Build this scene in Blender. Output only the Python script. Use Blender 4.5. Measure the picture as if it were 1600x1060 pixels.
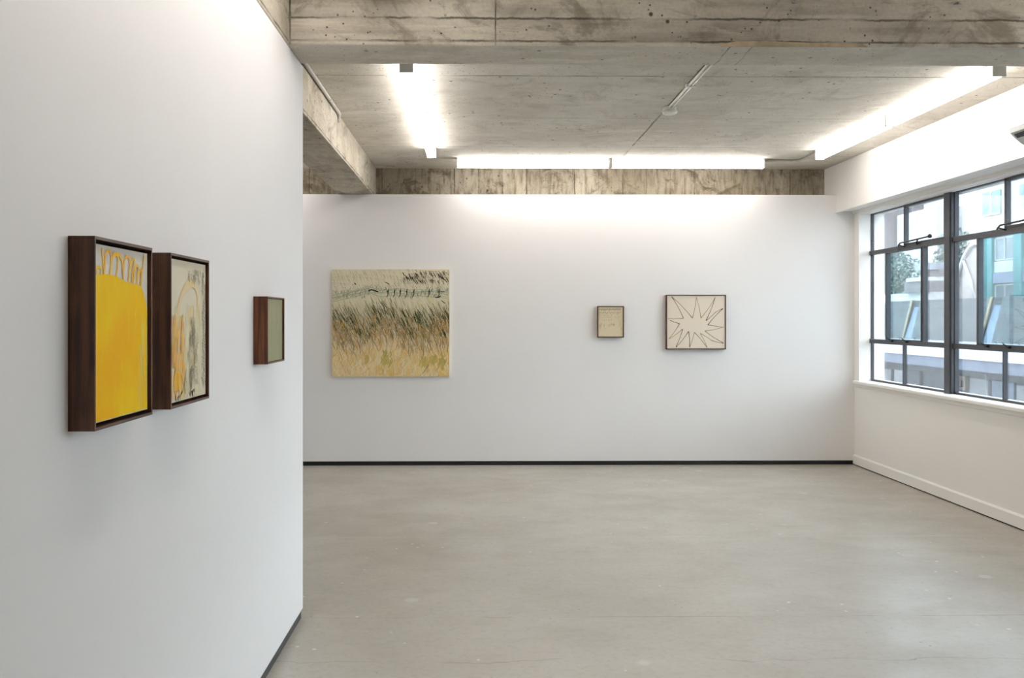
import bpy, bmesh, math, random
from mathutils import Vector, Matrix
for o in list(bpy.data.objects): bpy.data.objects.remove(o)
scn = bpy.context.scene
COL = scn.collection
R = math.radians
random.seed(7)

def lin(c):
    c = c / 255.0
    return c / 12.92 if c <= 0.04045 else ((c + 0.055) / 1.055) ** 2.4
def rgb(r, g, b): return (lin(r), lin(g), lin(b), 1.0)

# ------------------------------------------------------------------ camera, world, exposure
cam_d = bpy.data.cameras.new('camera'); cam = bpy.data.objects.new('camera', cam_d); COL.objects.link(cam)
cam_d.sensor_fit = 'HORIZONTAL'; cam_d.sensor_width = 36.0
cam_d.lens = 36.0 * 1440 / 1600
cam.location = (0, 0, 1.6)
cam.rotation_euler = (R(90), 0, R(-0.81))
cam_d.shift_x = (800 - 768) / 1600.0
cam_d.shift_y = -(530 - 497) / 1600.0
cam_d.clip_end = 300; cam_d.clip_start = 0.05
scn.camera = cam

w = bpy.data.worlds.new('overcast_sky'); scn.world = w; w.use_nodes = True
bg = w.node_tree.nodes['Background']
bg.inputs[0].default_value = (0.83, 0.915, 1.0, 1); bg.inputs[1].default_value = 4.0
LAMP = 8.0
scn.view_settings.view_transform = 'Standard'; scn.view_settings.look = 'None'
scn.view_settings.gamma = 1; scn.view_settings.use_curve_mapping = False
scn.view_settings.exposure = 1.06

# ------------------------------------------------------------------ materials
class NT:
    def __init__(s, name):
        s.m = bpy.data.materials.new(name); s.m.use_nodes = True
        s.n = s.m.node_tree.nodes; s.l = s.m.node_tree.links
        s.b = s.n['Principled BSDF']; s.out = s.n['Material Output']
    def new(s, t, **kw):
        nd = s.n.new(t)
        for k, v in kw.items(): setattr(nd, k, v)
        return nd
    def put(s, sock, v):
        if hasattr(v, 'is_output') or isinstance(v, bpy.types.NodeSocket): s.l.new(v, sock)
        else: sock.default_value = v
    def math(s, op, a, b=0.0, c=0.0):
        nd = s.new('ShaderNodeMath', operation=op)
        s.put(nd.inputs[0], a); s.put(nd.inputs[1], b); s.put(nd.inputs[2], c)
        return nd.outputs[0]
    def pos(s):
        return s.new('ShaderNodeNewGeometry').outputs['Position']
    def obj(s):
        return s.new('ShaderNodeTexCoord').outputs['Object']
    def xyz(s, v):
        nd = s.new('ShaderNodeSeparateXYZ'); s.l.new(v, nd.inputs[0]); return nd.outputs
    def mapv(s, v, scale=(1, 1, 1), loc=(0, 0, 0)):
        nd = s.new('ShaderNodeMapping'); s.l.new(v, nd.inputs[0])
        nd.inputs['Scale'].default_value = scale; nd.inputs['Location'].default_value = loc
        return nd.outputs[0]
    def noise(s, v, scale, detail=4, rough=0.55, dist=0.0):
        nd = s.new('ShaderNodeTexNoise'); s.l.new(v, nd.inputs['Vector'])
        nd.inputs['Scale'].default_value = scale; nd.inputs['Detail'].default_value = detail
        nd.inputs['Roughness'].default_value = rough; nd.inputs['Distortion'].default_value = dist
        return nd.outputs['Fac']
    def voro(s, v, scale, rnd=1.0):
        nd = s.new('ShaderNodeTexVoronoi'); s.l.new(v, nd.inputs['Vector'])
        nd.inputs['Scale'].default_value = scale; nd.inputs['Randomness'].default_value = rnd
        return nd.outputs['Distance']
    def ramp(s, f, lo, hi, a=0.0, b=1.0, smooth=True):
        nd = s.new('ShaderNodeMapRange'); nd.interpolation_type = 'SMOOTHSTEP' if smooth else 'LINEAR'
        s.l.new(f, nd.inputs[0]); nd.inputs[1].default_value = lo; nd.inputs[2].default_value = hi
        nd.inputs[3].default_value = a; nd.inputs[4].default_value = b
        return nd.outputs[0]
    def mix(s, f, a, b, mode='MIX'):
        nd = s.new('ShaderNodeMix', data_type='RGBA', blend_type=mode)
        s.put(nd.inputs[0], f); s.put(nd.inputs[6], a); s.put(nd.inputs[7], b)
        return nd.outputs[2]
    def color(s, c): s.put(s.b.inputs['Base Color'], c)
    def rough(s, v): s.put(s.b.inputs['Roughness'], v)
    def spec(s, v): s.b.inputs['Specular IOR Level'].default_value = v
    def bump(s, h, strength=0.3, dist=0.01):
        nd = s.new('ShaderNodeBump'); s.l.new(h, nd.inputs['Height'])
        nd.inputs['Strength'].default_value = strength; nd.inputs['Distance'].default_value = dist
        s.l.new(nd.outputs[0], s.b.inputs['Normal'])

def plain(name, col, rough=0.5, spec=0.4, metal=0.0, var=0.06, scale=30, bump=0.0):
    t = NT(name); v = t.obj(); n = t.noise(v, scale, 3)
    c = t.mix(t.ramp(n, 0.3, 0.7), tuple(x * (1 - var) for x in col[:3]) + (1,), tuple(min(1, x * (1 + var)) for x in col[:3]) + (1,))
    t.color(c); t.rough(rough); t.spec(spec); t.b.inputs['Metallic'].default_value = metal
    if bump: t.bump(n, bump, 0.002)
    return t.m

def white_paint(name, col, rough=0.6):
    t = NT(name); v = t.pos()
    n1 = t.noise(v, 0.9, 3); n2 = t.noise(v, 220, 2)
    c = t.mix(t.ramp(n1, 0.3, 0.75), col, tuple(x * 0.975 for x in col[:3]) + (1,))
    t.color(c); t.rough(rough); t.spec(0.25); t.bump(n2, 0.08, 0.001)
    return t.m

def concrete(name, light, mid, dark, grain=(1, 6, 6), seams=(), boards=None, stain=0.5, pits=0.5, seamw=0.004, streak=0.5, board_z=None):
    """board-marked raw concrete; seams = (axis, position, wobble)"""
    t = NT(name); v = t.pos(); x = t.xyz(v)
    nL = t.noise(v, 0.9, 5, 0.6); nM = t.noise(v, 4.5, 6, 0.65, 0.4)
    nS = t.noise(t.mapv(v, grain), 3.0, 6, 0.62)
    c = t.mix(t.ramp(nL, 0.35, 0.65), light, mid)
    c = t.mix(t.ramp(nS, 0.42, 0.70, 0, streak), c, dark)
    c = t.mix(t.ramp(nM, 0.56, 0.74, 0, stain), c, dark)
    fine = t.noise(v, 60, 3); c = t.mix(t.ramp(fine, 0.35, 0.7, 0, 0.16), c, dark)
    if board_z:
        idx = t.math('FLOOR', t.math('DIVIDE', t.math('SUBTRACT', x[2], board_z[0]), board_z[1]))
        wn = t.new('ShaderNodeTexWhiteNoise', noise_dimensions='1D'); t.l.new(idx, wn.inputs['W'])
        c = t.mix(t.math('MULTIPLY', wn.outputs['Value'], 0.28), c, dark)
    blot = t.noise(t.mapv(v, (1, 1, 1.6), (2.2, 0.4, 6.1)), 2.1, 8, 0.72, 1.1)
    c = t.mix(t.ramp(blot, 0.50, 0.64, 0, stain * 1.15), c, dark)
    # pale laitance patches
    nP = t.noise(t.mapv(v, grain, (3.1, 7.7, 1.3)), 1.6, 5, 0.7)
    c = t.mix(t.ramp(nP, 0.56, 0.7, 0, 0.35), c, tuple(min(1, q * 1.25) for q in light[:3]) + (1,))
    hole = None
    def acc(a, b): return b if a is None else t.math('MAXIMUM', a, b)
    wob = t.noise(v, 7, 7, 0.8); wobc = t.math('SUBTRACT', wob, 0.5)
    brk = t.noise(t.mapv(v, (1, 1, 1), (5, 2, 8)), 3.0, 4)
    for ax, p, wb, wd in seams:
        co = t.math('ADD', x[ax], t.math('MULTIPLY', wobc, wb))
        d = t.math('ABSOLUTE', t.math('SUBTRACT', co, p))
        ln = t.ramp(d, wd, wd * 2.2, 1, 0)
        ln = t.math('MULTIPLY', ln, t.ramp(brk, 0.36, 0.60, 0.12, 1.0))
        hole = acc(hole, ln)
    if boards:
        ax, per = boards
        fr = t.math('FRACT', t.math('DIVIDE', t.math('ADD', x[ax], t.math('MULTIPLY', wobc, 0.02)), per))
        d = t.math('MINIMUM', fr, t.math('SUBTRACT', 1.0, fr))
        ln = t.math('MULTIPLY', t.ramp(d, 0.012, 0.035, 1, 0), t.ramp(brk, 0.38, 0.6, 0.1, 0.8))
        hole = acc(hole, ln)
        idx = t.math('FLOOR', t.math('DIVIDE', x[ax], per))
        wn = t.new('ShaderNodeTexWhiteNoise', noise_dimensions='1D'); t.l.new(idx, wn.inputs['W'])
        c = t.mix(t.math('MULTIPLY', wn.outputs['Value'], 0.30), c, dark)
    vd = t.voro(t.mapv(v, (1, 1, 1), (0.3, 0.7, 0.1)), 9.0)
    pm = t.math('MULTIPLY', t.ramp(vd, 0.06, 0.12, 1, 0), t.ramp(t.noise(v, 1.9, 2), 0.44, 0.54))
    vd2 = t.voro(v, 26.0)
    pm2 = t.math('MULTIPLY', t.ramp(vd2, 0.08, 0.16, 1, 0), t.ramp(t.noise(v, 2.7, 3), 0.48, 0.56))
    pm = t.math('MULTIPLY', t.math('MAXIMUM', pm, pm2), pits)
    c = t.mix(pm, c, tuple(q * 0.35 for q in dark[:3]) + (1,))
    if hole is not None: c = t.mix(t.math('MULTIPLY', hole, 0.8), c, tuple(q * 0.45 for q in dark[:3]) + (1,))
    t.color(c); t.rough(0.85); t.spec(0.2)
    h = t.math('ADD', t.math('MULTIPLY', nS, 0.5), t.math('MULTIPLY', nM, 0.6))
    h = t.math('SUBTRACT', h, t.math('MULTIPLY', pm, 0.8))
    if hole is not None: h = t.math('SUBTRACT', h, hole)
    t.bump(h, 0.55, 0.012)
    return t.m

M = {}
M['ceiling'] = concrete('ceiling_concrete', rgb(224, 219, 208), rgb(210, 204, 192), rgb(160, 151, 136), (0.8, 2.6, 2.6),
    seams=[(1, 6.37, .02, .006), (1, 7.72, .02, .003), (1, 9.02, .02, .004), (0, 1.50, .03, .005), (1, 3.6, .02, .005), (1, 2.3, .02, .005)], stain=0.26, pits=1.0, streak=0.16)
M['beam'] = concrete('board_marked_beam_concrete', rgb(222, 215, 200), rgb(198, 191, 177), rgb(118, 109, 94), (0.5, 2.2, 5.0),
    seams=[(2, 3.080, .030, .003), (2, 2.968, .024, .003), (2, 3.19, .02, .003), (0, 0.085, .01, .002), (0, -0.93, .01, .003)], stain=0.55, pits=0.9, streak=0.42, board_z=(2.962, 0.115))
M['soffit'] = concrete('beam_underside_concrete', rgb(226, 220, 208), rgb(210, 204, 191), rgb(154, 145, 129), (0.6, 2.6, 2.6),
    seams=[(0, 1.25, .06, .003), (0, 1.36, .05, .002)], stain=0.22, pits=0.7, streak=0.16)
M['longbeam'] = concrete('long_beam_concrete', rgb(204, 196, 180), rgb(180, 171, 154), rgb(108, 97, 80), (4, 1.0, 2.2),
    seams=[(1, 7.15, .01, .003), (1, 8.9, .01, .003), (1, 6.2, .01, .003), (2, 2.965, .02, .003)], stain=0.45, pits=1.0, streak=0.25)
M['band'] = concrete('board_marked_wall_concrete', rgb(186, 177, 160), rgb(162, 152, 133), rgb(92, 81, 64), (7, 4, 1.3), boards=(0, 0.27), stain=0.7, pits=0.8, streak=0.65)
M['white'] = white_paint('white_wall_paint', rgb(240, 238, 237))
M['warmwhite'] = white_paint('window_wall_paint', rgb(245, 243, 239))
M['trimwhite'] = white_paint('gloss_trim_paint', rgb(244, 242, 238), 0.35)
M['black'] = plain('black_skirting', rgb(26, 27, 32), 0.35, 0.5, bump=0.2)
M['grey_skirt'] = plain('charcoal_skirting', rgb(58, 60, 64), 0.45, 0.5)
M['backing_and_gap_shade'] = plain('backing_and_gap_shade', rgb(22, 20, 18), 0.9, 0.1)  # near-black of the frame backings and the painted shade under the skirting

def floor_mat():
    t = NT('polished_concrete_floor'); v = t.pos(); x = t.xyz(v)
    nL = t.noise(v, 0.55, 5, 0.6); nM = t.noise(t.mapv(v, (0.85, 1.2, 1)), 2.1, 8, 0.68, 0.3); nF = t.noise(v, 26, 5, 0.7)
    c = t.mix(t.ramp(nL, 0.35, 0.65), rgb(182, 176, 166), rgb(169, 162, 151))
    c = t.mix(t.ramp(nM, 0.48, 0.75, 0, 0.26), c, rgb(152, 144, 131))
    c = t.mix(t.ramp(nM, 0.46, 0.30, 0, 0.18), c, rgb(188, 184, 174))
    c = t.mix(t.ramp(nF, 0.45, 0.75, 0, 0.40), c, rgb(138, 130, 116))
    # pale aggregate spots and patches
    vd = t.voro(v, 3.3); m = t.math('MULTIPLY', t.ramp(vd, 0.10, 0.17, 1, 0), t.ramp(t.noise(v, 1.3, 2), 0.52, 0.6, 0, 0.5))
    c = t.mix(m, c, rgb(208, 203, 192))
    vd = t.voro(t.mapv(v, (1, 1, 1), (4, 1, 0)), 7); m = t.math('MULTIPLY', t.ramp(vd, 0.05, 0.09, 1, 0), t.ramp(t.noise(v, 2.1, 2), 0.46, 0.54, 0, 0.8))
    c = t.mix(m, c, rgb(222, 218, 208))
    vd = t.voro(t.mapv(v, (1, 1, 1), (9, 3, 0)), 9); m = t.math('MULTIPLY', t.ramp(vd, 0.04, 0.07, 1, 0), t.ramp(t.noise(v, 1.7, 2), 0.47, 0.55, 0, 0.7))
    c = t.mix(m, c, rgb(96, 90, 80))
    wob = t.math('SUBTRACT', t.noise(v, 2.2, 4), 0.5)
    brk = t.noise(v, 1.8, 4)
    for ax, p, wb, wd, st in ((1, 4.92, .03, .003, .5), (1, 4.30, .25, .0022, .5), (1, 6.72, .03, .004, -.35), (1, 3.5, .3, .002, .4)):
        d = t.math('ABSOLUTE', t.math('SUBTRACT', t.math('ADD', x[ax], t.math('MULTIPLY', wob, wb)), p))
        ln = t.math('MULTIPLY', t.ramp(d, wd, wd * 2.5, 1, 0), t.ramp(brk, 0.42, 0.55, 0, abs(st)))
        c = t.mix(ln, c, rgb(105, 97, 84) if st > 0 else rgb(214, 210, 200))
    t.color(c); t.rough(t.ramp(nM, 0.3, 0.7, 0.28, 0.44)); t.spec(0.75)
    t.bump(t.math('ADD', nM, t.math('MULTIPLY', nF, 0.15)), 0.10, 0.01)
    return t.m
M['floor'] = floor_mat()

def wood(name, a, b, axis=2):
    t = NT(name); v = t.obj()
    sc = [30, 30, 30]; sc[axis] = 1.6
    n = t.noise(t.mapv(v, tuple(sc)), 2.2, 6, 0.65, 0.6); n2 = t.noise(v, 9, 4)
    c = t.mix(t.ramp(n, 0.35, 0.68), a, b); c = t.mix(t.ramp(n2, 0.45, 0.7, 0, 0.4), c, tuple(q * 0.55 for q in a[:3]) + (1,))
    t.color(c); t.rough(0.42); t.spec(0.45); t.bump(n, 0.25, 0.0012); return t.m
M['wood_v'] = wood('walnut_vertical_grain', rgb(58, 33, 18), rgb(106, 66, 38), 2)
M['wood_h'] = wood('walnut_horizontal_grain', rgb(58, 34, 20), rgb(100, 64, 40), 0)
M['wood_v2'] = wood('reddish_walnut_vertical_grain', rgb(72, 36, 14), rgb(132, 76, 38), 2)
M['wood_h2'] = wood('reddish_walnut_horizontal_grain', rgb(80, 44, 24), rgb(126, 78, 46), 0)
M['timber'] = plain('raw_timber', rgb(190, 172, 146), 0.8, 0.1, var=0.2, scale=12)

def paint_mat(name, rough=0.55, weave=1200):
    t = NT(name); a = t.new('ShaderNodeAttribute', attribute_name='Col')
    v = t.obj(); n = t.noise(v, 22, 5, 0.6); n2 = t.noise(v, weave, 2)
    c = t.mix(t.ramp(n, 0.3, 0.7, 0, 0.10), a.outputs['Color'], (0.78, 0.70, 0.52, 1))
    t.color(c); t.rough(rough); t.spec(0.15); t.bump(n2, 0.15, 0.0006); return t.m
M['paint'] = paint_mat('oil_paint_on_canvas')

def yellow_mat():
    t = NT('brushed_yellow_oil'); v = t.obj()
    n = t.noise(t.mapv(v, (7, 1, 2.4)), 1.5, 5, 0.6, 1.2); n2 = t.noise(t.mapv(v, (24, 1, 7)), 1.6, 5, 0.65, 0.6); n3 = t.noise(v, 3.2, 3, 0.5)
    c = t.mix(t.ramp(n, 0.30, 0.70), rgb(255, 203, 0), rgb(255, 213, 4))
    c = t.mix(t.ramp(n3, 0.46, 0.62, 0, 0.75), c, rgb(255, 187, 0))
    c = t.mix(t.ramp(n2, 0.54, 0.76, 0, 0.55), c, rgb(255, 228, 70))
    c = t.mix(t.ramp(n2, 0.46, 0.24, 0, 0.35), c, rgb(246, 178, 0))
    t.color(c); t.rough(0.6); t.spec(0.12); t.bump(n2, 0.2, 0.001); return t.m
M['yellow'] = yellow_mat()

def sage_mat():
    t = NT('sage_green_oil'); v = t.obj()
    n = t.noise(v, 6, 5, 0.6, 0.8); n2 = t.noise(t.mapv(v, (40, 1, 12)), 1.3, 4); x = t.xyz(v)
    c = t.mix(t.ramp(n, 0.3, 0.7), rgb(160, 155, 120), rgb(150, 150, 112))
    c = t.mix(t.ramp(n2, 0.6, 0.75, 0, 0.4), c, rgb(120, 118, 100)); c = t.mix(t.ramp(n, 0.58, 0.7, 0, 0.4), c, rgb(168, 160, 128))
    t.color(c); t.rough(0.5); t.spec(0.2); return t.m
M['sage'] = sage_mat()

def emit(name, col, s):
    t = NT(name); t.b.inputs['Emission Color'].default_value = col; t.b.inputs['Emission Strength'].default_value = s
    t.color((0.9, 0.9, 0.9, 1)); n = t.noise(t.obj(), 5, 1); t.rough(t.ramp(n, 0, 1, 0.4, 0.5)); return t.m
M['diffuser'] = emit('lit_opal_diffuser', (1.0, 0.948, 0.908, 1), LAMP)
M['fixture'] = plain('white_fixture_metal', rgb(222, 222, 218), 0.4, 0.5, var=0.02)
M['pvc'] = plain('white_pvc', rgb(224, 222, 214), 0.45, 0.4, var=0.04)
M['grey_pvc'] = plain('grey_pvc', rgb(188, 184, 176), 0.5, 0.4, var=0.04)
M['ac'] = plain('air_conditioner_white', rgb(244, 244, 242), 0.35, 0.5, var=0.01)
M['ac_grey'] = plain('air_conditioner_underside', rgb(206, 208, 208), 0.45, 0.4, var=0.02)
M['steel'] = plain('galvanised_steel', rgb(190, 190, 186), 0.3, 0.5, 0.9)
M['sash'] = plain('dark_painted_steel_window', rgb(66, 67, 72), 0.42, 0.45, var=0.08)
M['sash_dk'] = plain('black_window_hardware', rgb(34, 33, 34), 0.4, 0.5, 0.3)

def glass(name, tint):
    t = NT(name); t.n.remove(t.b)
    tr = t.new('ShaderNodeBsdfTransparent'); gl = t.new('ShaderNodeBsdfGlossy'); mx = t.new('ShaderNodeMixShader')
    tr.inputs[0].default_value = tint; gl.inputs['Roughness'].default_value = 0.02
    fr = t.new('ShaderNodeFresnel'); fr.inputs[0].default_value = 1.45
    dn = t.noise(t.pos(), 8, 3); f = t.math('MULTIPLY', fr.outputs[0], t.ramp(dn, 0, 1, 0.55, 0.75))
    t.l.new(f, mx.inputs[0]); t.l.new(tr.outputs[0], mx.inputs[1]); t.l.new(gl.outputs[0], mx.inputs[2])
    t.l.new(mx.outputs[0], t.out.inputs[0]); return t.m
M['glass'] = glass('clear_window_glass', (0.96, 0.985, 0.99, 1))
M['glass_tint'] = glass('tinted_window_glass', (0.86, 0.95, 0.97, 1))

# ------------------------------------------------------------------ mesh helpers
def obj(name, bm, mats, parent=None, loc=(0, 0, 0), rot=None, smooth=False, bev=0):
    me = bpy.data.meshes.new(name)
    if smooth:
        for f in bm.faces: f.smooth = True
    bm.to_mesh(me); bm.free()
    for m in (mats if isinstance(mats, (list, tuple)) else [mats]): me.materials.append(M[m] if isinstance(m, str) else m)
    o = bpy.data.objects.new(name, me); COL.objects.link(o); o.location = loc
    if rot: o.rotation_euler = rot
    if parent: o.parent = parent
    if bev:
        md = o.modifiers.new('Bevel', 'BEVEL'); md.width = bev; md.segments = 2; md.limit_method = 'ANGLE'
    return o
def B(*boxes):
    """boxes: (x0,x1,y0,y1,z0,z1[,matindex])"""
    bm = bmesh.new()
    for b in boxes: add_box(bm, *b)
    return bm
def add_box(bm, x0, x1, y0, y1, z0, z1, mi=0):
    vs = [bm.verts.new((x, y, z)) for z in (z0, z1) for y in (y0, y1) for x in (x0, x1)]
    for idx in ((0, 2, 3, 1), (4, 5, 7, 6), (0, 1, 5, 4), (2, 6, 7, 3), (0, 4, 6, 2), (1, 3, 7, 5)):
        f = bm.faces.new([vs[i] for i in idx]); f.material_index = mi
    return bm
def add_prism(bm, prof, a0, a1, axis='y', mi=0):
    """prof: 2D points; extruded along axis from a0 to a1. axis y: pts=(x,z); axis x: pts=(y,z); axis z: pts=(x,y)"""
    def P(p, a): return {'y': (p[0], a, p[1]), 'x': (a, p[0], p[1]), 'z': (p[0], p[1], a)}[axis]
    A = [bm.verts.new(P(p, a0)) for p in prof]; Bv = [bm.verts.new(P(p, a1)) for p in prof]
    n = len(prof)
    fs = [bm.faces.new(A), bm.faces.new(list(reversed(Bv)))]
    for i in range(n): fs.append(bm.faces.new((A[i], Bv[i], Bv[(i + 1) % n], A[(i + 1) % n])))
    for f in fs: f.material_index = mi
    bmesh.ops.recalc_face_normals(bm, faces=fs)
    return bm
def add_tube(bm, pts, r, seg=10, caps=True, mi=0):
    pts = [Vector(p) for p in pts]; rings = []
    for i, p in enumerate(pts):
        d = (pts[min(i + 1, len(pts) - 1)] - pts[max(i - 1, 0)]).normalized()
        up = Vector((0, 0, 1)) if abs(d.z) < 0.9 else Vector((1, 0, 0))
        a = d.cross(up).normalized(); b = d.cross(a).normalized()
        rr = r[i] if isinstance(r, (list, tuple)) else r
        rings.append([bm.verts.new(p + rr * (math.cos(2 * math.pi * k / seg) * a + math.sin(2 * math.pi * k / seg) * b)) for k in range(seg)])
    for i in range(len(rings) - 1):
        for k in range(seg):
            f = bm.faces.new((rings[i][k], rings[i][(k + 1) % seg], rings[i + 1][(k + 1) % seg], rings[i + 1][k])); f.material_index = mi; f.smooth = True
    if caps:
        for rg, rev in ((rings[0], True), (rings[-1], False)):
            f = bm.faces.new(list(reversed(rg)) if rev else rg); f.material_index = mi
    return bm
def add_lathe(bm, prof, c=(0, 0, 0), seg=28, mi=0):
    """prof: (radius, z)"""
    rings = [[bm.verts.new((c[0] + r * math.cos(2 * math.pi * k / seg), c[1] + r * math.sin(2 * math.pi * k / seg), c[2] + z)) for k in range(seg)] for r, z in prof]
    for i in range(len(rings) - 1):
        for k in range(seg):
            f = bm.faces.new((rings[i][k], rings[i][(k + 1) % seg], rings[i + 1][(k + 1) % seg], rings[i + 1][k])); f.material_index = mi; f.smooth = True
    bm.faces.new(list(reversed(rings[0]))); bm.faces.new(rings[-1])
    return bm
def empty(name, loc=(0, 0, 0), rz=0, parent=None):
    o = bpy.data.objects.new(name, None); COL.objects.link(o); o.location = loc; o.rotation_euler = (0, 0, rz)
    o.empty_display_size = 0.1
    if parent: o.parent = parent
    return o
def tag(o, label=None, cat=None, group=None, kind=None):
    if label: o['label'] = label
    if cat: o['category'] = cat
    if group: o['group'] = group
    if kind: o['kind'] = kind
    return o
def struct(name, bm, mats, label=None, cat=None, bev=0):
    return tag(obj(name, bm, mats, bev=bev), label, cat or name.split('_')[0], kind='structure')

# ------------------------------------------------------------------ the room
XP, XR, XB = -0.937, 4.10, 3.90       # partition face, window wall face, bulkhead face
YB, YC = 9.997, 10.34                 # white lining, raw concrete wall
HL, HC = 2.94, 3.275                  # lining height, ceiling height
YN, XL = -3.0, -4.2                   # wall behind the camera, far left wall
XG = 4.235                            # glass plane
XO = 4.37                             # outer face of the window wall

struct('floor', B((XL, XR + .02, YN, YC, -0.15, 0)), 'floor', 'polished grey concrete floor with fine cracks and pale spots', 'floor')
ceil = struct('ceiling', B((XL, XO, YN, YC + .2, HC, HC + .25)), 'ceiling', 'raw concrete ceiling slab with straight panel joints', 'ceiling')
def hole_beam(name, bx, m): 
    return tag(obj('ceiling_beam', B(bx), m, bev=0.006), None, 'beam', kind='structure')
cb = hole_beam('beam', (XL, XO, 4.55, 4.89, 2.945, HC), ['beam', 'soffit'])
cb.data.polygons[0].material_index = 1; cb['label'] = 'wide raw concrete beam crossing the room above the partition end'
lb = hole_beam('beam', (-1.52, -1.147, 4.89, YC, 2.945, HC), 'longbeam'); lb['label'] = 'raw concrete beam running back to the far wall'
nb = hole_beam('beam', (-1.35, XP, YN, 4.55, 2.945, HC), 'longbeam'); nb['label'] = 'concrete beam lying above the left partition'
# timber sliver left in the lower edge of the cross beam
bm = bmesh.new()
pf = [(1.20, 2.946), (1.93, 2.946), (1.905, 2.960), (1.60, 2.966), (1.42, 2.972), (1.27, 2.970), (1.20, 2.955)]
A = [bm.verts.new((p[0], 4.544, p[1])) for p in pf]; Bv = [bm.verts.new((p[0], 4.554, p[1])) for p in pf]
bm.faces.new(A); bm.faces.new(list(reversed(Bv)))
for i in range(len(pf)): bm.faces.new((A[i], Bv[i], Bv[(i + 1) % len(pf)], A[(i + 1) % len(pf)]))
obj('timber_strip', bm, 'timber', cb)['label'] = 'thin sliver of pale timber left in the beam edge'

# back wall: raw concrete with a shorter white lining in front of it
wb = struct('wall_back', B((XL, XR + .3, YB, YC - .002, 0.046, HL)), 'white', 'white plasterboard back wall carrying three artworks', 'wall')
obj('concrete_band', B((XL, XO, YC, YC + .2, -0.1, HC)), 'band', wb)['label'] = 'raw board-marked concrete above the white lining'
struct('baseboard_back', B((XL, XR, YB + .006, YB + .03, 0, 0.046)), 'black', 'thin black recessed skirting along the back wall', 'baseboard')
# left partition
struct('wall_left', B((XP - .13, XP, YN, 4.93, 0.052, HL)), 'white', 'white partition wall in the left foreground', 'wall')
struct('baseboard_left', B((XP - .122, XP - .008, YN, 4.922, 0, 0.052)), 'grey_skirt', 'thin dark recessed skirting under the left partition', 'baseboard')
struct('wall_far_left', B((XL - .15, XL, YN, YC, 0, HC)), 'white', 'white side wall behind the partition', 'wall')
struct('wall_near', B((XL, XO, YN - .15, YN, 0, HC)), 'white', 'white wall behind the camera', 'wall')

# window wall
ZS, ZH = 0.935, 2.718
WY0, WY1 = 3.00, 9.87                # window band from behind the camera to the far jamb
bm = B((XR, XO, YN, YC, -0.1, 0.90), (XR, XO, WY1, YC, 0.90, HC), (XR, XO, YN, WY0, 0.90, HC), (XR, XO, WY0, WY1, ZH, HC))
wr = struct('wall_right', bm, 'warmwhite', 'white painted window wall on the right', 'wall')
bm = B((XB, XR, YN, YC, 2.765, HC - .002), (XB - .003, XB, YN, YB - .03, 2.775, 3.165), (XB - .012, XB + .03, YN, YB, 2.748, 2.765))
obj('bulkhead', bm, 'warmwhite', wr)
obj('window_head', B((XR - .02, XR - .0005, YN, YB, 2.730, 2.7645), (XB + .04, XR - .021, YN, 7.9, 2.750, 2.7645)), 'trimwhite', wr)
obj('jamb_lining', B((XR - .004, XG, WY1 - .004, WY1 + .004, 0.92, 2.730)), 'trimwhite', wr)
bm = bmesh.new()
add_prism(bm, [(XR - .045, .895), (XR - .045, .915), (XR - .037, .923), (XO + .04, .923), (XO + .04, .895)], WY0, WY1 + .06)
add_prism(bm, [(XR, .85), (XR - .014, .856), (XR - .022, .895), (XR, .895)], WY0, WY1 + .06)
tag(obj('trim_1', bm, 'trimwhite', bev=0), 'white painted window sill board with moulded nosing', 'trim', kind='structure')
bm = bmesh.new()
add_prism(bm, [(XR, .010), (XR - .016, .010), (XR - .016, .098), (XR - .006, .112), (XR, .112)], YN, YB)
tag(obj('baseboard_right', bm, 'warmwhite'), 'white painted skirting board under the window', 'baseboard', kind='structure')
obj('gap_shade_strip', B((XR - .010, XR + .02, YN, YB, 0.0, 0.0105)), 'backing_and_gap_shade', bpy.data.objects['baseboard_right'])['label'] = 'dark strip painted as shade between skirting and floor'  # dark strip stands in for the shade below the raised skirting

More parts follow.
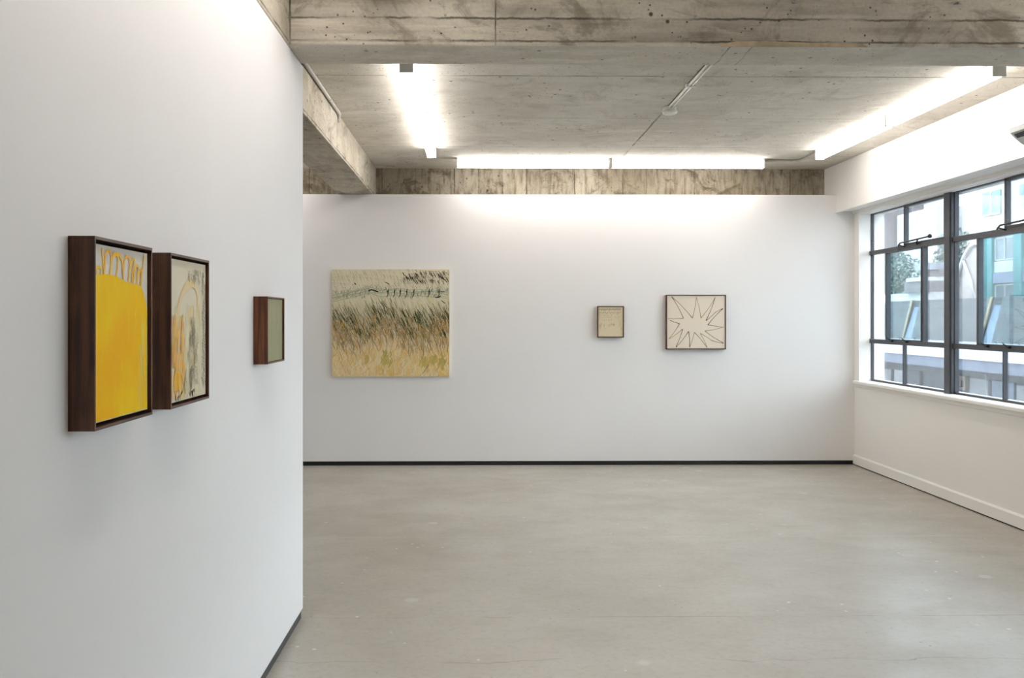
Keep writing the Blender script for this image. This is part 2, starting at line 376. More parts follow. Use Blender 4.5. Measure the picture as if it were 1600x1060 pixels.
# ------------------------------------------------------------------ steel windows
def build_window(n, yf, yn, label):
    """one bay between mullions; yf = far end, yn = near end"""
    wd = empty('window_%d' % n, (XG, (yf + yn) / 2, ZS)); tag(wd, label, 'window', kind='structure')
    Y = (yf + yn) / 2
    def part(name, boxes, m='sash', parent=None, bev=0):
        bm = B(*[(a - XG, b - XG, c - Y, d - Y, e - ZS, f - ZS) for a, b, c, d, e, f in boxes])
        return obj(name, bm, m, parent or wd, bev=bev)
    f = lambda d: yf - d
    x0, x1 = XG - .012, XG + .022
    TU, TL = 2.297, 1.350
    part('frame', [(x0, x1, yn, yf, ZS - .012, ZS + .006), (x0, x1, yn, yf, ZH - .008, ZH + .01), (x0, x1, yf - .008, yf, ZS, ZH), (x0, x1, yn, yn + .012, ZS, ZH)])
    part('transom', [(XG - .026, x1, yn, yf, TU - .022, TU + .022)], bev=.003)
    part('transom', [(XG - .026, x1, yn, yf, TL - .022, TL + .024)], bev=.003)
    part('glazing_bar', [(x0, x1, f(.77), f(.75), ZS, TL)])
    part('glazing_bar', [(x0 - .008, x1, f(.812), f(.79), TU, ZH)])
    part('glazing_bar', [(x0 - .01, x1, f(.412), f(.382), TL, TU)])
    part('glazing_bar', [(x0 - .01, x1, f(1.20), f(1.17), TL, TU)])
    gx = (XG + .004, XG + .008)
    def sash(a, b, z0, z1, t=.022):
        s = part('sash', [(XG - .028, XG + .012, f(b), f(a), z0, z0 + t), (XG - .028, XG + .012, f(b), f(a), z1 - t, z1),
                          (XG - .028, XG + .012, f(b), f(b) + t, z0, z1), (XG - .028, XG + .012, f(a) - t, f(a), z0, z1)], bev=.002)
        return s
    W = yf - yn
    for a, b, z0, z1, g in ((.008, .75, ZS, TL, 'glass'), (.77, W - .012, ZS, TL, 'glass'), (.008, .79, TU, ZH, 'glass'),
                            (.008, .38, TL, TU, 'glass'), (1.20, W - .012, TL, TU, 'glass')):
        part('pane', [(gx[0], gx[1], f(b), f(a), z0, z1)], g)
    s1 = sash(.812, W - .012, TU + .02, ZH - .004, .018); s2 = sash(.412, 1.168, TL + .022, TU - .02, .012)
    part('pane', [(gx[0], gx[1], f(W - .02), f(.82), TU + .03, ZH - .01)], 'glass', s1)
    part('pane', [(gx[0], gx[1], f(1.16), f(.42), TL + .03, TU - .03)], 'glass_tint', s2)
    # peg stay along the bottom of the awning sash
    def L(x, d, z): return (x - XG, f(d) - Y, z - ZS)
    bm = bmesh.new()
    add_tube(bm, [L(XG - .05, .74, TU + .020), L(XG - .06, .80, TU + .045), L(XG - .055, 1.02, TU + .05), L(XG - .05, 1.38, TU + .062)], .0075, 8)
    add_tube(bm, [L(XG - .028, .83, TU + .004), L(XG - .06, .76, TU + .03)], .006, 8)
    add_tube(bm, [L(XG - .028, 1.08, TU + .012), L(XG - .05, 1.12, TU + .018), L(XG - .058, 1.16, TU + .05)], .007, 8)
    st = obj('window_stay', bm, 'sash_dk', wd); 
    bm = bmesh.new(); add_lathe(bm, [(.010, -.016), (.019, -.010), (.022, .004), (.014, .018), (.006, .021)], L(XG - .052, 1.385, TU + .060), 12)
    obj('stay_knob', bm, 'sash_dk', st)
    # two small casement catches on the lower transom
    for d in (.56, .88):
        bm = B(*[(XG - .048 - XG, XG - .024 - XG, f(d + .018) - Y, f(d - .018) - Y, TL + .006 - ZS, TL + .026 - ZS)])
        add_tube(bm, [L(XG - .04, d, TL + .022), L(XG - .052, d - .03, TL + .034), L(XG - .054, d - .055, TL + .05)], [.007, .006, .005], 8)
        obj('casement_catch', bm, 'sash_dk', wd)
    return wd
P = 1.75
names = ['steel window bay nearest the back wall, with latched sash and peg stay', 'second steel window bay from the back wall, cut by the picture edge']
for k in range(4):
    yf = 9.87 - k * P if k == 0 else 9.87 - k * P
    build_window(k + 1, yf, yf - 1.62, names[k] if k < 2 else 'steel window bay along the right wall, number %d from the back' % (k + 1))
    if k < 3:
        tag(obj('trim_%d' % (k + 2), B((XG - .040, XG + .03, yf - P + .0, yf - 1.62, ZS - .012, ZH + .01), (XG - .052, XG - .040, yf - P + .012, yf - 1.62 - .03, ZS - .012, ZH + .01)), 'sash', bev=.003),
            'dark steel mullion between window bays' if k == 0 else 'dark steel mullion, place %d from the back wall' % (k + 1), 'trim', kind='structure')

# ------------------------------------------------------------------ lights
def batten(loc, rz, length, label, group):
    """loc = middle of the fixture at ceiling level, long axis = local x"""
    t = empty('batten_light', loc, rz); tag(t, label, 'ceiling light', group)
    h = length / 2
    obj('body', B((-h + .012, h - .012, -.034, .034, -.030, 0)), 'fixture', t, bev=.002)
    bm = bmesh.new()
    pf = [(-.042, -.030), (.042, -.030), (.042, -.082), (.034, -.094), (.02, -.098), (-.02, -.098), (-.034, -.094), (-.042, -.082)]
    add_prism(bm, pf, -h + .010, h - .010, 'x')
    obj('diffuser', bm, 'diffuser', t)
    for s in (-1, 1):
        obj('end_cap', B((min(s * h, s * (h - .012)), max(s * h, s * (h - .012)), -.045, .045, -.101, 0)), 'fixture', t, bev=.003)
    return t
L = 1.585
g = 'linear ceiling lights'
batten((-.462, 5.91 + L / 2, HC), R(90), L, 'lit linear light left of ceiling, segment touching the cross beam side', g)
batten((-.462, 5.915 + L * 1.5, HC), R(90), L, 'lit linear light left of ceiling, segment nearer the back wall', g)
batten((-.232 + .802, 9.67, HC), 0, 1.604, 'lit linear light along the back wall, left one of the two', g)
batten((1.391 + .808, 9.67, HC), 0, 1.612, 'lit linear light along the back wall, right one of the two', g)
batten((3.395, 5.955 + L / 2, HC), R(90), L, 'lit linear light above the windows, segment nearer the cross beam', g)
batten((3.395, 5.96 + L * 1.5, HC), R(90), L, 'lit linear light above the windows, segment nearer the back wall', g)
batten((-.462, 2.72 + L / 2, HC), R(90), L, 'lit linear light in front of the cross beam above the left partition', g)
batten((-.462, 2.71 - L / 2, HC), R(90), L, 'lit linear light above the left partition, nearer the camera', g)
batten((3.395, 2.72 + L / 2, HC), R(90), L, 'added unseen linear light above the windows on the near side of the cross beam', g)  # unseen light added to brighten the near bay

batten((-2.72, 9.67, HC), 0, 1.604, 'lit linear light along the back wall behind the left partition', g)

# conduit from the back lights to the window light
bm = bmesh.new()
add_tube(bm, [(3.02, 9.70, HC - .014), (3.32, 9.70, HC - .014), (3.38, 9.67, HC - .014), (3.395, 9.60, HC - .014), (3.395, 9.14, HC - .014)], .013, 10)
tag(obj('conduit', bm, 'grey_pvc'), 'pale conduit linking back wall light to window side light', 'conduit')
# conduit beside the long beam
bm = bmesh.new()
add_tube(bm, [(-1.128, 4.9, HC - .016), (-1.128, 7.45, HC - .016), (-1.130, 7.50, HC - .022), (-1.14, 7.53, HC - .05), (-1.150, 7.54, HC - .075)], .014, 10)
t = tag(obj('conduit', bm, 'grey_pvc'), 'pale grey conduit running beside the concrete beam on the left', 'conduit')
for y in (5.9, 7.0):
    bm = bmesh.new(); add_tube(bm, [(-1.128, y - .012, HC - .016), (-1.128, y + .012, HC - .016)], .018, 10)
    obj('saddle_clip', bm, 'grey_pvc', t)
# detector and its twin conduit
bm = bmesh.new(); add_lathe(bm, [(.045, -.058), (.056, -.050), (.060, -.036), (.054, -.030)], (0, 0, 0))
add_lathe(bm, [(.046, -.030), (.052, -.028), (.052, 0), (.048, 0)], (0, 0, 0))
t = tag(empty('smoke_detector', (1.519, 7.30, HC)), 'round white smoke detector on the ceiling', 'smoke detector')
obj('housing', bm, 'pvc', t)
bm = bmesh.new()
add_lathe(bm, [(.050, -.0455), (.0595, -.0445), (.0605, -.0405), (.050, -.0395)], (0, 0, 0))
obj('sensor_vent', bm, 'ac_grey', t)
bm = bmesh.new()
for dx in (-.011, .011): add_tube(bm, [(1.516 + dx, 4.895, HC - .010), (1.517 + dx, 7.26, HC - .010)], .009, 8)
t = tag(obj('cable_conduit', bm, 'pvc'), 'pair of thin white conduits running to the smoke detector', 'conduit')
obj('saddle_clip', B((1.484, 1.550, 6.56, 6.59, HC - .022, HC)), 'pvc', t)
# anchor bolts on the cross beam
for x, s in ((1.563, 'left'), (2.386, 'right')):
    bm = bmesh.new(); add_tube(bm, [(0, .004, 0), (0, -.020, 0)], .006, 10); add_tube(bm, [(0, -.010, 0), (0, -.017, 0)], .0105, 6)
    tag(obj('anchor_bolt', bm, 'steel', loc=(x, 4.547, 3.165)), 'small steel bolt in the cross beam face, %s one of the two' % s, 'bolt', 'bolts in the cross beam')

# air conditioner
t = tag(empty('air_conditioner', (XB, 5.94, 2.77)), 'white wall-mounted air conditioner above the window', 'air conditioner')
pf = [(0, 0.005), (0, .375), (-.165, .378), (-.192, .368), (-.200, .350), (-.200, .138), (-.192, .118), (-.117, .050), (-.05, .012)]
bm = bmesh.new(); add_prism(bm, [(0, .145), (0, .375), (-.165, .378), (-.192, .368), (-.200, .350), (-.200, .145)], -.44, .44); obj('casing', bm, 'ac', t, bev=.004)
bm = bmesh.new(); add_prism(bm, [(0, .005), (0, .145), (-.198, .145), (-.192, .118), (-.155, .082), (-.117, .050), (-.05, .012)], -.438, .438); obj('underside', bm, 'ac_grey', t)
bm = bmesh.new(); add_prism(bm, [(-.185, .105), (-.160, .080), (-.163, .077), (-.188, .102)], -.40, .40); obj('air_louvre', bm, 'black', t)

# ------------------------------------------------------------------ artworks
LIM = []
def ribbon(bm, cl, pts, wid, col, y, mi=0):
    n = len(pts); Ls = []
    if LIM:
        mw = (max(wid) if isinstance(wid, (list, tuple)) else wid) * .5 + .0012
        pts = [clampp(p, LIM[0], LIM[1], mw) for p in pts]
    for i, p in enumerate(pts):
        a = pts[max(i - 1, 0)]; b = pts[min(i + 1, n - 1)]
        dx, dz = b[0] - a[0], b[1] - a[1]; l = math.hypot(dx, dz) or 1e-6
        w_ = (wid[i] if isinstance(wid, (list, tuple)) else wid * (0.35 + 0.65 * math.sin(math.pi * (0.12 + 0.76 * i / max(1, n - 1))))) / 2
        Ls.append((bm.verts.new((p[0] - dz / l * w_, y, p[1] + dx / l * w_)), bm.verts.new((p[0] + dz / l * w_, y, p[1] - dx / l * w_))))
    for i in range(n - 1):
        try: f = bm.faces.new((Ls[i][0], Ls[i + 1][0], Ls[i + 1][1], Ls[i][1]))
        except ValueError: continue
        f.material_index = mi
        for lp in f.loops: lp[cl] = col
def clampp(p, W, H, m=.002): return (max(-W / 2 + m, min(W / 2 - m, p[0])), max(-H / 2 + m, min(H / 2 - m, p[1])))
def canvas_bm(W, H, y0, y1, col, mi=0):
    LIM[:] = [W, H]
    bm = bmesh.new(); cl = bm.loops.layers.float_color.new('Col')
    add_box(bm, -W / 2, W / 2, y1, y0, -H / 2, H / 2, mi)
    for f in bm.faces:
        for lp in f.loops: lp[cl] = col
    return bm, cl
def lerp(a, b, t): return a + (b - a) * t
def mixc(a, b, t): return tuple(lerp(x, y, t) for x, y in zip(a[:3], b[:3])) + (1,)

def framed(name, loc, rz, W, H, D, label, fill, wv='wood_v', wh='wood_h', lip=.007, gap=.007):
    t = empty(name, loc, rz); tag(t, label, 'painting')
    bm = bmesh.new()
    add_box(bm, -W / 2, -W / 2 + lip, -D, -.0005, -H / 2, H / 2, 0); add_box(bm, W / 2 - lip, W / 2, -D, -.0005, -H / 2, H / 2, 0)
    add_box(bm, -W / 2 + lip, W / 2 - lip, -D, -.0005, -H / 2, -H / 2 + lip, 1); add_box(bm, -W / 2 + lip, W / 2 - lip, -D, -.0005, H / 2 - lip, H / 2, 1)
    obj('frame', bm, [wv, wh], t)
    obj('backing', B((-W / 2 + lip, W / 2 - lip, -.014, -.004, -H / 2 + lip, H / 2 - lip)), 'backing_and_gap_shade', t)
    cw, ch = W - 2 * (lip + gap), H - 2 * (lip + gap)
    fill(t, cw, ch, -(D - .008))
    return t
CREAM = rgb(232, 219, 202)
def curve(pts, sub=5):
    """Catmull-Rom"""
    out = []
    for i in range(len(pts) - 1):
        p0, p1, p2, p3 = pts[max(i - 1, 0)], pts[i], pts[i + 1], pts[min(i + 2, len(pts) - 1)]
        for k in range(sub):
            t = k / sub
            out.append(tuple(.5 * ((2 * p1[j]) + (-p0[j] + p2[j]) * t + (2 * p0[j] - 5 * p1[j] + 4 * p2[j] - p3[j]) * t * t + (-p0[j] + 3 * p1[j] - 3 * p2[j] + p3[j]) * t ** 3) for j in (0, 1)))
    out.append(pts[-1]); return out

def fill_yellow(t, W, H, yf):
    bm, cl = canvas_bm(W, H, -.014, yf, rgb(222, 216, 204))
    def q(x, y):   # pixel of my sketch -> canvas coordinates
        s = (x - 42) / 280.0; top = 62 + 63 * s; bot = 1005 - 80 * s
        u = s * 1.0 / (s + (1 - s) * 0.86) * 1.0 if s > 0 else s
        u = 0.86 * s / (0.86 * s + (1 - s)) * 1.0 if 0 < s < 1 else s
        v = (y - top) / (bot - top)
        return ((s * 0.6 + u * 0.4 - .5) * W, (.5 - v) * H)
    pts = [q(40, 232), q(70, 224), q(110, 224), q(150, 236), q(190, 258), q(230, 274), q(268, 282), q(288, 296), q(302, 330), q(312, 370), q(319, 410), q(322, 440)]
    pts = curve(pts, 4)
    pts = [clampp(p, W, H, .001) for p in pts]
    y = yf - .0006
    top = [bm.verts.new((p[0], y, p[1])) for p in pts]
    bot = [bm.verts.new((p[0], y, -H / 2 + .002)) for p in pts]
    for i in range(len(pts) - 1):
        if (top[i].co - top[i + 1].co).length < 1e-6 or abs(pts[i][0] - pts[i + 1][0]) < 1e-5: continue
        f = bm.faces.new((top[i], top[i + 1], bot[i + 1], bot[i])); f.material_index = 1
    # pale streak down the right
    for k in range(14):
        x = W * random.uniform(.28, .44); z = H * random.uniform(-.35, .12)
        c = mixc(rgb(250, 208, 40), rgb(246, 226, 130), random.random() * .7)
        ribbon(bm, cl, [clampp((x + .004 * j + random.uniform(-.002, .002), z - .022 * j), W, H) for j in range(5)], random.uniform(.002, .006), c, y - .0002)
    loops = [(56, 218), (52, 205), (58, 188), (70, 190), (74, 205), (70, 222)]
    l2 = [(78, 88), (84, 150), (90, 226)]
    l3 = [(90, 226), (93, 170), (98, 122), (108, 102), (122, 112), (126, 150), (122, 190), (117, 232)]
    l4 = [(117, 232), (126, 170), (138, 122), (152, 118), (160, 140), (158, 190), (150, 240)]
    l5 = [(136, 130), (158, 122), (172, 134), (182, 165), (186, 210), (190, 252)]
    l6 = [(188, 252), (190, 200), (196, 152), (208, 136), (220, 146), (223, 190), (214, 262)]
    l7 = [(214, 262), (222, 210), (234, 162), (246, 152), (244, 185), (236, 230), (233, 274)]
    l8 = [(240, 272), (246, 230), (256, 190), (266, 184), (270, 200), (264, 240), (258, 276)]
    l9 = [(262, 276), (268, 240), (276, 215), (286, 212), (286, 240), (280, 284)]
    l10 = [(284, 290), (290, 230), (296, 180), (304, 128)]
    for k, s in enumerate((loops, l2, l3, l4, l5, l6, l7, l8, l9, l10)):
        c = rgb(255, 200 - (k % 3) * 8, 8 + (k % 2) * 14)
        ribbon(bm, cl, [clampp(q(*p), W, H) for p in curve(s, 6)], [.0075] * (6 * (len(s) - 1) + 1), c, yf - .0010 - .00005 * k)
    # edge of canvas left bare at the bottom right
    ribbon(bm, cl, [(W / 2 - .004, H * .1), (W / 2 - .003, -H * .2), (W / 2 - .004, -H * .44)], .005, rgb(206, 206, 120), yf - .0009)
    obj('canvas', bm, ['paint', 'yellow'], t)

def fill_meadow(t, W, H, yf):
    bm, cl = canvas_bm(W, H, -.014, yf, rgb(226, 217, 192))
    rnd = random.Random(3); k = 0
    def S(u, v): return ((u - .5) * W, (.5 - v) * H)
    def rb(pts, w_, c):
        nonlocal k
        k += 1; ribbon(bm, cl, [clampp(p, W, H, .009) for p in curve(pts, 4)], w_, c, yf - .0004 - .000008 * k)
    base = rgb(226, 217, 192)
    for i in range(70):   # soft washes
        u, v = rnd.uniform(.1, .8), rnd.uniform(.3, .95)
        c = mixc(base, rnd.choice([rgb(240, 200, 90), rgb(216, 208, 140), rgb(238, 224, 170)]), rnd.uniform(.2, .5))
        rb([S(u, v), S(u + rnd.uniform(-.05, .05), v + .1), S(u + rnd.uniform(-.06, .06), v + .22)], rnd.uniform(.012, .03), c)
    for i in range(5):    # faint yellow arch
        o = i * .012
        rb([S(.13 + o, .92), S(.12 + o, .6), S(.20 + o, .33), S(.38, .18 + o), S(.58, .13 + o), S(.76 - o, .22), S(.82 - o, .42)], .006, mixc(base, rgb(250, 200, 60), .3 + .1 * (i % 3)))
    for i in range(110):   # yellow grass strokes, left side
        u = rnd.uniform(.06, .40); v = rnd.uniform(.38, .86); c = mixc(base, rnd.choice([rgb(255, 190, 0), rgb(250, 200, 50), rgb(255, 170, 0)]), rnd.uniform(.55, 1))
        rb([S(u, v), S(u - .02, v + .05), S(u - rnd.uniform(.0, .05), v + rnd.uniform(.08, .16))], rnd.uniform(.003, .010), c)
    for i in range(8):
        u = rnd.uniform(.14, .30); rb([S(u + .03, .80), S(u, .85), S(u + .01, .92)], .009, rgb(248, 186, 10))
    for i in range(110):   # brown green ticks up the right edge and across the top
        if i < 70: u, v = rnd.uniform(.86, .96), .12 + .8 * i / 70.0
        else: u, v = rnd.uniform(.45, .92), rnd.uniform(.05, .13)
        rb([S(u, v), S(u + .03, v + .01), S(u + .02, v + .035)], .003, mixc(base, rnd.choice([rgb(70, 72, 28), rgb(110, 100, 50), rgb(48, 58, 30)]), rnd.uniform(.35, .9)))
    for i in range(120):   # grey green thicket in the middle
        u, v = rnd.gauss(.62, .07), rnd.uniform(.40, .88)
        rb([S(u, v), S(u + rnd.uniform(-.03, .03), v + .02), S(u + rnd.uniform(-.03, .03), v + .045)], rnd.uniform(.0015, .004), mixc(base, rnd.choice([rgb(96, 98, 66), rgb(130, 120, 80), rgb(70, 80, 50)]), rnd.uniform(.25, .8)))
    for (u, v0, v1, c) in ((.53, .50, .62, rgb(60, 62, 30)), (.52, .78, .95, rgb(52, 60, 28)), (.55, .76, .93, rgb(70, 50, 20)), (.37, .84, .96, rgb(70, 84, 50)), (.40, .78, .88, rgb(88, 92, 50))):
        rb([S(u, v0), S(u - .015, (v0 + v1) / 2), S(u + .005, v1)], .005, c)
    obj('canvas', bm, 'paint', t)

def fill_sage(t, W, H, yf):
    bm, cl = canvas_bm(W, H, -.014, yf, rgb(150, 150, 124))
    rnd = random.Random(5); k = 0
    for f in bm.faces: f.material_index = 1
    for i in range(22):
        u, v = rnd.uniform(-.35, .38), rnd.uniform(-.2, .3)
        c = rnd.choice([rgb(118, 120, 96), rgb(168, 162, 132), rgb(128, 124, 100)])
        ribbon(bm, cl, curve([(u * W, v * H), (u * W + .003, v * H - .012), (u * W - .002, v * H - .028)], 3), .0016, c, yf - .0004 - i * .00002)
    obj('canvas', bm, ['paint', 'sage'], t)

def fill_star(t, W, H, yf):
    bm, cl = canvas_bm(W, H, -.014, yf, CREAM)
    def q(p): return clampp((((p[0] - 880) / 560.0 - .5) * W, (.5 - (p[1] - 136) / 514.0) * H), W, H)
    dk, br, ol, ta = rgb(36, 26, 12), rgb(92, 66, 24), rgb(150, 124, 52), rgb(178, 156, 92)
    segs = [((1037, 355), (922, 143), br, dk), ((922, 143), (1125, 355), ol, br), ((1125, 355), (1163, 148), ol, ol), ((1163, 148), (1207, 355), ta, ol), ((1207, 355), (1345, 152), ol, ta),
            ((1345, 152), (1255, 380), br, dk), ((1255, 380), (1345, 300), br, ol), ((1345, 300), (1420, 260), ol, br), ((1420, 262), (1274, 420), dk, br), ((1272, 420), (1350, 434), dk, br), ((1350, 434), (1425, 442), ol, ta), ((1425, 442), (1245, 480), ta, ol),
            ((1245, 480), (1425, 597), ol, dk), ((1425, 600), (1310, 572), ol, br), ((1310, 572), (1200, 503), ta, ol), ((1200, 503), (1268, 640), ta, ta), ((1265, 640), (1143, 493), ol, br), ((1143, 493), (1097, 637), ta, ol),
            ((1097, 637), (1087, 483), br, dk), ((1087, 483), (968, 637), br, ol), ((963, 637), (1030, 460), dk, br), ((1030, 460), (893, 560), ol, ta), ((893, 560), (1000, 408), ta, br), ((1000, 408), (905, 375), dk, br), ((885, 360), (1037, 355), ta, br)]
    for k, (a, b, c0, c1) in enumerate(segs):
        a, b = q(a), q(b); n = 8
        dx, dz = b[0] - a[0], b[1] - a[1]; bow = .025 * (1 if k % 2 else -1)
        pts = [(a[0] + dx * i / n - dz * bow * math.sin(math.pi * i / n), a[1] + dz * i / n + dx * bow * math.sin(math.pi * i / n)) for i in range(n + 1)]
        for i in range(n):
            ribbon(bm, cl, pts[i:i + 2], [.0072 - .0022 * math.sin(math.pi * i / n), .0072 - .0022 * math.sin(math.pi * (i + 1) / n)], mixc(c0, c1, (i + .5) / n), yf - .0004 - .00002 * k)
    obj('canvas', bm, 'paint', t)

def fill_ticks(t, W, H, yf):
    bm, cl = canvas_bm(W, H, -.014, yf, rgb(222, 206, 174))
    rnd = random.Random(9); k = 0
    def st(u, v, du, dv, w_, c):
        nonlocal k
        k += 1; x, z = (u - .5) * W, (.5 - v) * H
        ribbon(bm, cl, [clampp(p, W, H) for p in curve([(x, z), (x + du * W * .4 + .001, z - dv * H * .5), (x + du * W, z - dv * H)], 3)], w_, c, yf - .0004 - .00001 * k)
    base = rgb(222, 206, 174)
    for r, (v, n, dn) in enumerate(((.05, 26, .9), (.16, 20, .8), (.24, 16, .5), (.32, 13, .5), (.40, 9, .5))):
        for i in range(n):
            u = .05 + .88 * i / n + rnd.uniform(-.01, .01)
            if r > 1 and u > .45 and rnd.random() < .6: continue
            c = mixc(base, rnd.choice([rgb(98, 72, 40), rgb(120, 98, 66), rgb(84, 78, 48)]), min(1, dn * rnd.uniform(.7, 1.25)))
            st(u, v + rnd.uniform(-.008, .008), -rnd.uniform(.015, .04), rnd.uniform(.05, .08), .0034, c)
    for i in range(14): st(rnd.uniform(.03, .14), rnd.uniform(.52, .68), rnd.uniform(-.02, .02), .09, .005, mixc(base, rgb(184, 140, 96), rnd.uniform(.3, .7)))
    for i in range(14): st(rnd.uniform(.40, .68), rnd.uniform(.53, .62), -.03, .06, .003, mixc(base, rgb(120, 112, 80), rnd.uniform(.3, .9)))
    for i in range(10): st(rnd.uniform(.86, .95), rnd.uniform(.4, .72), -.02, .06, .003, mixc(base, rgb(140, 130, 96), rnd.uniform(.3, .7)))
    for i in range(6): st(rnd.uniform(.18, .24), rnd.uniform(.56, .72), 0, .08, .004, mixc(base, rgb(130, 120, 80), .4))
    obj('canvas', bm, 'paint', t)

framed('framed_painting', (XP, 2.302, 1.5640), R(90), .372, .447, .061, 'walnut-framed painting of a solid bright yellow form with looped top', fill_yellow, gap=.009)
framed('framed_painting', (XP, 2.824, 1.5625), R(90), .374, .447, .061, 'walnut-framed cream painting with yellow and olive strokes beside the bright yellow one', fill_meadow, gap=.008)
framed('framed_painting', (XP, 4.014, 1.548), R(90), .330, .283, .060, 'small walnut-framed sage green painting near the partition end', fill_sage, 'wood_v2', 'wood_h2', lip=.006, gap=.002)
framed('framed_painting', (2.356, YB, 1.5545), 0, .647, .591, .058, 'square walnut-framed drawing of a spiky line starburst', fill_star, lip=.0085, gap=.0015)
framed('framed_painting', (1.430, YB, 1.5575), 0, .286, .340, .055, 'smallest walnut-framed cream painting of fine brown ticks on the back wall', fill_ticks, lip=.0085, gap=.0015)

def big_canvas():
    W, H, D = 1.267, 1.160, .036
    t = empty('unframed_canvas', (-.947, YB, 1.546)); tag(t, 'large unframed canvas of green and ochre grass-like strokes on the back wall', 'painting')
    base = rgb(234, 224, 196)
    bm, cl = canvas_bm(W, H, -.0005, -D, base)
    rnd = random.Random(11); cnt = 0
    def S(u, v): return ((u - .5) * W, (.5 - v) * H)
    def rb(pts, w_, c, sub=3):
        nonlocal cnt
        cnt += 1; ribbon(bm, cl, [clampp(S(*p), W, H) for p in curve(pts, sub)], w_, c, -D - .0004 - .0000008 * cnt)
    def pick(*c): return rnd.choice(c)
    # ochre ground of the lower half, many soft strokes
    for i in range(900):
        v = .52 + .48 * (i / 900.0) ** .8 + rnd.uniform(-.05, .03); u = rnd.uniform(0, 1)
        k = min(1, max(0, (v - .5) / .25)) * (.7 + .3 * u)
        c = mixc(base, pick(rgb(240, 196, 92), rgb(232, 190, 104), rgb(242, 212, 136), rgb(228, 180, 66)), k * rnd.uniform(.65, 1))
        ln = rnd.uniform(.06, .16); b = rnd.uniform(-.06, .05)
        rb([(u, v), (u + b * .6, v + ln * .5), (u + b, v + ln)], rnd.uniform(.010, .024), c)
    for i in range(420):  # thin cream and ochre lines in the ground
        v = rnd.uniform(.5, .96); u = rnd.uniform(0, 1); ln = rnd.uniform(.05, .13); b = rnd.uniform(-.07, .05)
        c = mixc(base, pick(rgb(216, 166, 52), rgb(200, 148, 50), rgb(246, 236, 208), rgb(238, 222, 180)), rnd.uniform(.4, 1))
        rb([(u, v), (u + b * .3 + .01, v + ln * .5), (u + b, v + ln)], rnd.uniform(.003, .007), c)
    for (u0, v0, s) in ((.45, .84, .05), (.78, .86, .03), (.93, .87, .04), (.85, .84, .02), (.29, .84, .015)):
        for i in range(26):
            u, v = rnd.gauss(u0, s * .5), rnd.gauss(v0, s * .6)
            rb([(u, v - .03), (u + .008, v), (u - .004, v + .03)], .014, mixc(rgb(220, 190, 110), pick(rgb(168, 158, 70), rgb(150, 148, 78)), rnd.uniform(.15, .7)))
    # pale olive haze behind middle
    for i in range(330):
        v = rnd.uniform(.24, .5); u = rnd.uniform(0, 1); ln = rnd.uniform(.06, .12); b = rnd.uniform(.01, .05)
        rb([(u, v), (u + b * .5, v + ln * .5), (u + b, v + ln)], rnd.uniform(.006, .014), mixc(base, pick(rgb(206, 198, 138), rgb(222, 212, 164), rgb(240, 230, 206)), rnd.uniform(.3, .8)))
    # long leaning grass lines, olive
    for i in range(1200):
        u = rnd.uniform(-.03, 1); v = rnd.triangular(.24, .62, .42) + .03 * math.sin(u * 11); ln = rnd.uniform(.05, .13); b = ln * rnd.uniform(.25, .7)
        k = min(1, max(.12, (v - .22) / .26))
        c = mixc(base, pick(rgb(84, 92, 14), rgb(116, 112, 30), rgb(56, 70, 14), rgb(132, 126, 56), rgb(160, 132, 46)), k * rnd.uniform(.3, 1))
        rb([(u, v), (u + b * .35, v + ln * .5), (u + b, v + ln)], rnd.uniform(.0025, .006) * (.6 + .6 * k), c)
    for i in range(240):  # thin dark stems
        u = rnd.uniform(-.02, 1); v = rnd.triangular(.26, .58, .40) + .03 * math.sin(u * 11); ln = rnd.uniform(.05, .12); b = ln * rnd.uniform(.3, .7)
        rb([(u, v), (u + b * .35, v + ln * .5), (u + b, v + ln)], rnd.uniform(.003, .0045), pick(rgb(66, 66, 14), rgb(84, 78, 24), rgb(48, 62, 20)))
    # brown ochre tufts
    for i in range(560):
        u = rnd.uniform(0, 1); v = rnd.triangular(.38, .74, .54) + .03 * math.sin(u * 11); ln = rnd.uniform(.05, .12); b = ln * rnd.uniform(-.25, .55)
        c = mixc(base, pick(rgb(158, 112, 12), rgb(190, 134, 20), rgb(122, 88, 16), rgb(214, 156, 32), rgb(98, 84, 14)), rnd.uniform(.5, 1))
        rb([(u, v), (u + b * .5 + .004, v + ln * .5), (u + b, v + ln)], rnd.uniform(.003, .009), c)
    # dark green accents in clusters
    for (u0, v0, s, n) in ((.07, .42, .03, 10), (.16, .46, .03, 12), (.40, .40, .035, 16), (.51, .39, .03, 12), (.62, .45, .04, 18), (.71, .41, .03, 16), (.80, .50, .05, 10), (.97, .42, .02, 16), (.88, .42, .03, 8), (.33, .52, .03, 8), (.22, .56, .02, 8), (.64, .58, .02, 8), (.91, .56, .03, 8)):
        for i in range(n):
            u, v = rnd.gauss(u0, s), rnd.gauss(v0, s * 1.2); ln = rnd.uniform(.04, .09)
            rb([(u, v), (u + ln * .25, v + ln * .5), (u + ln * .4, v + ln)], rnd.uniform(.003, .0085), pick(rgb(52, 66, 12), rgb(70, 74, 8), rgb(28, 56, 26), rgb(92, 74, 10)))
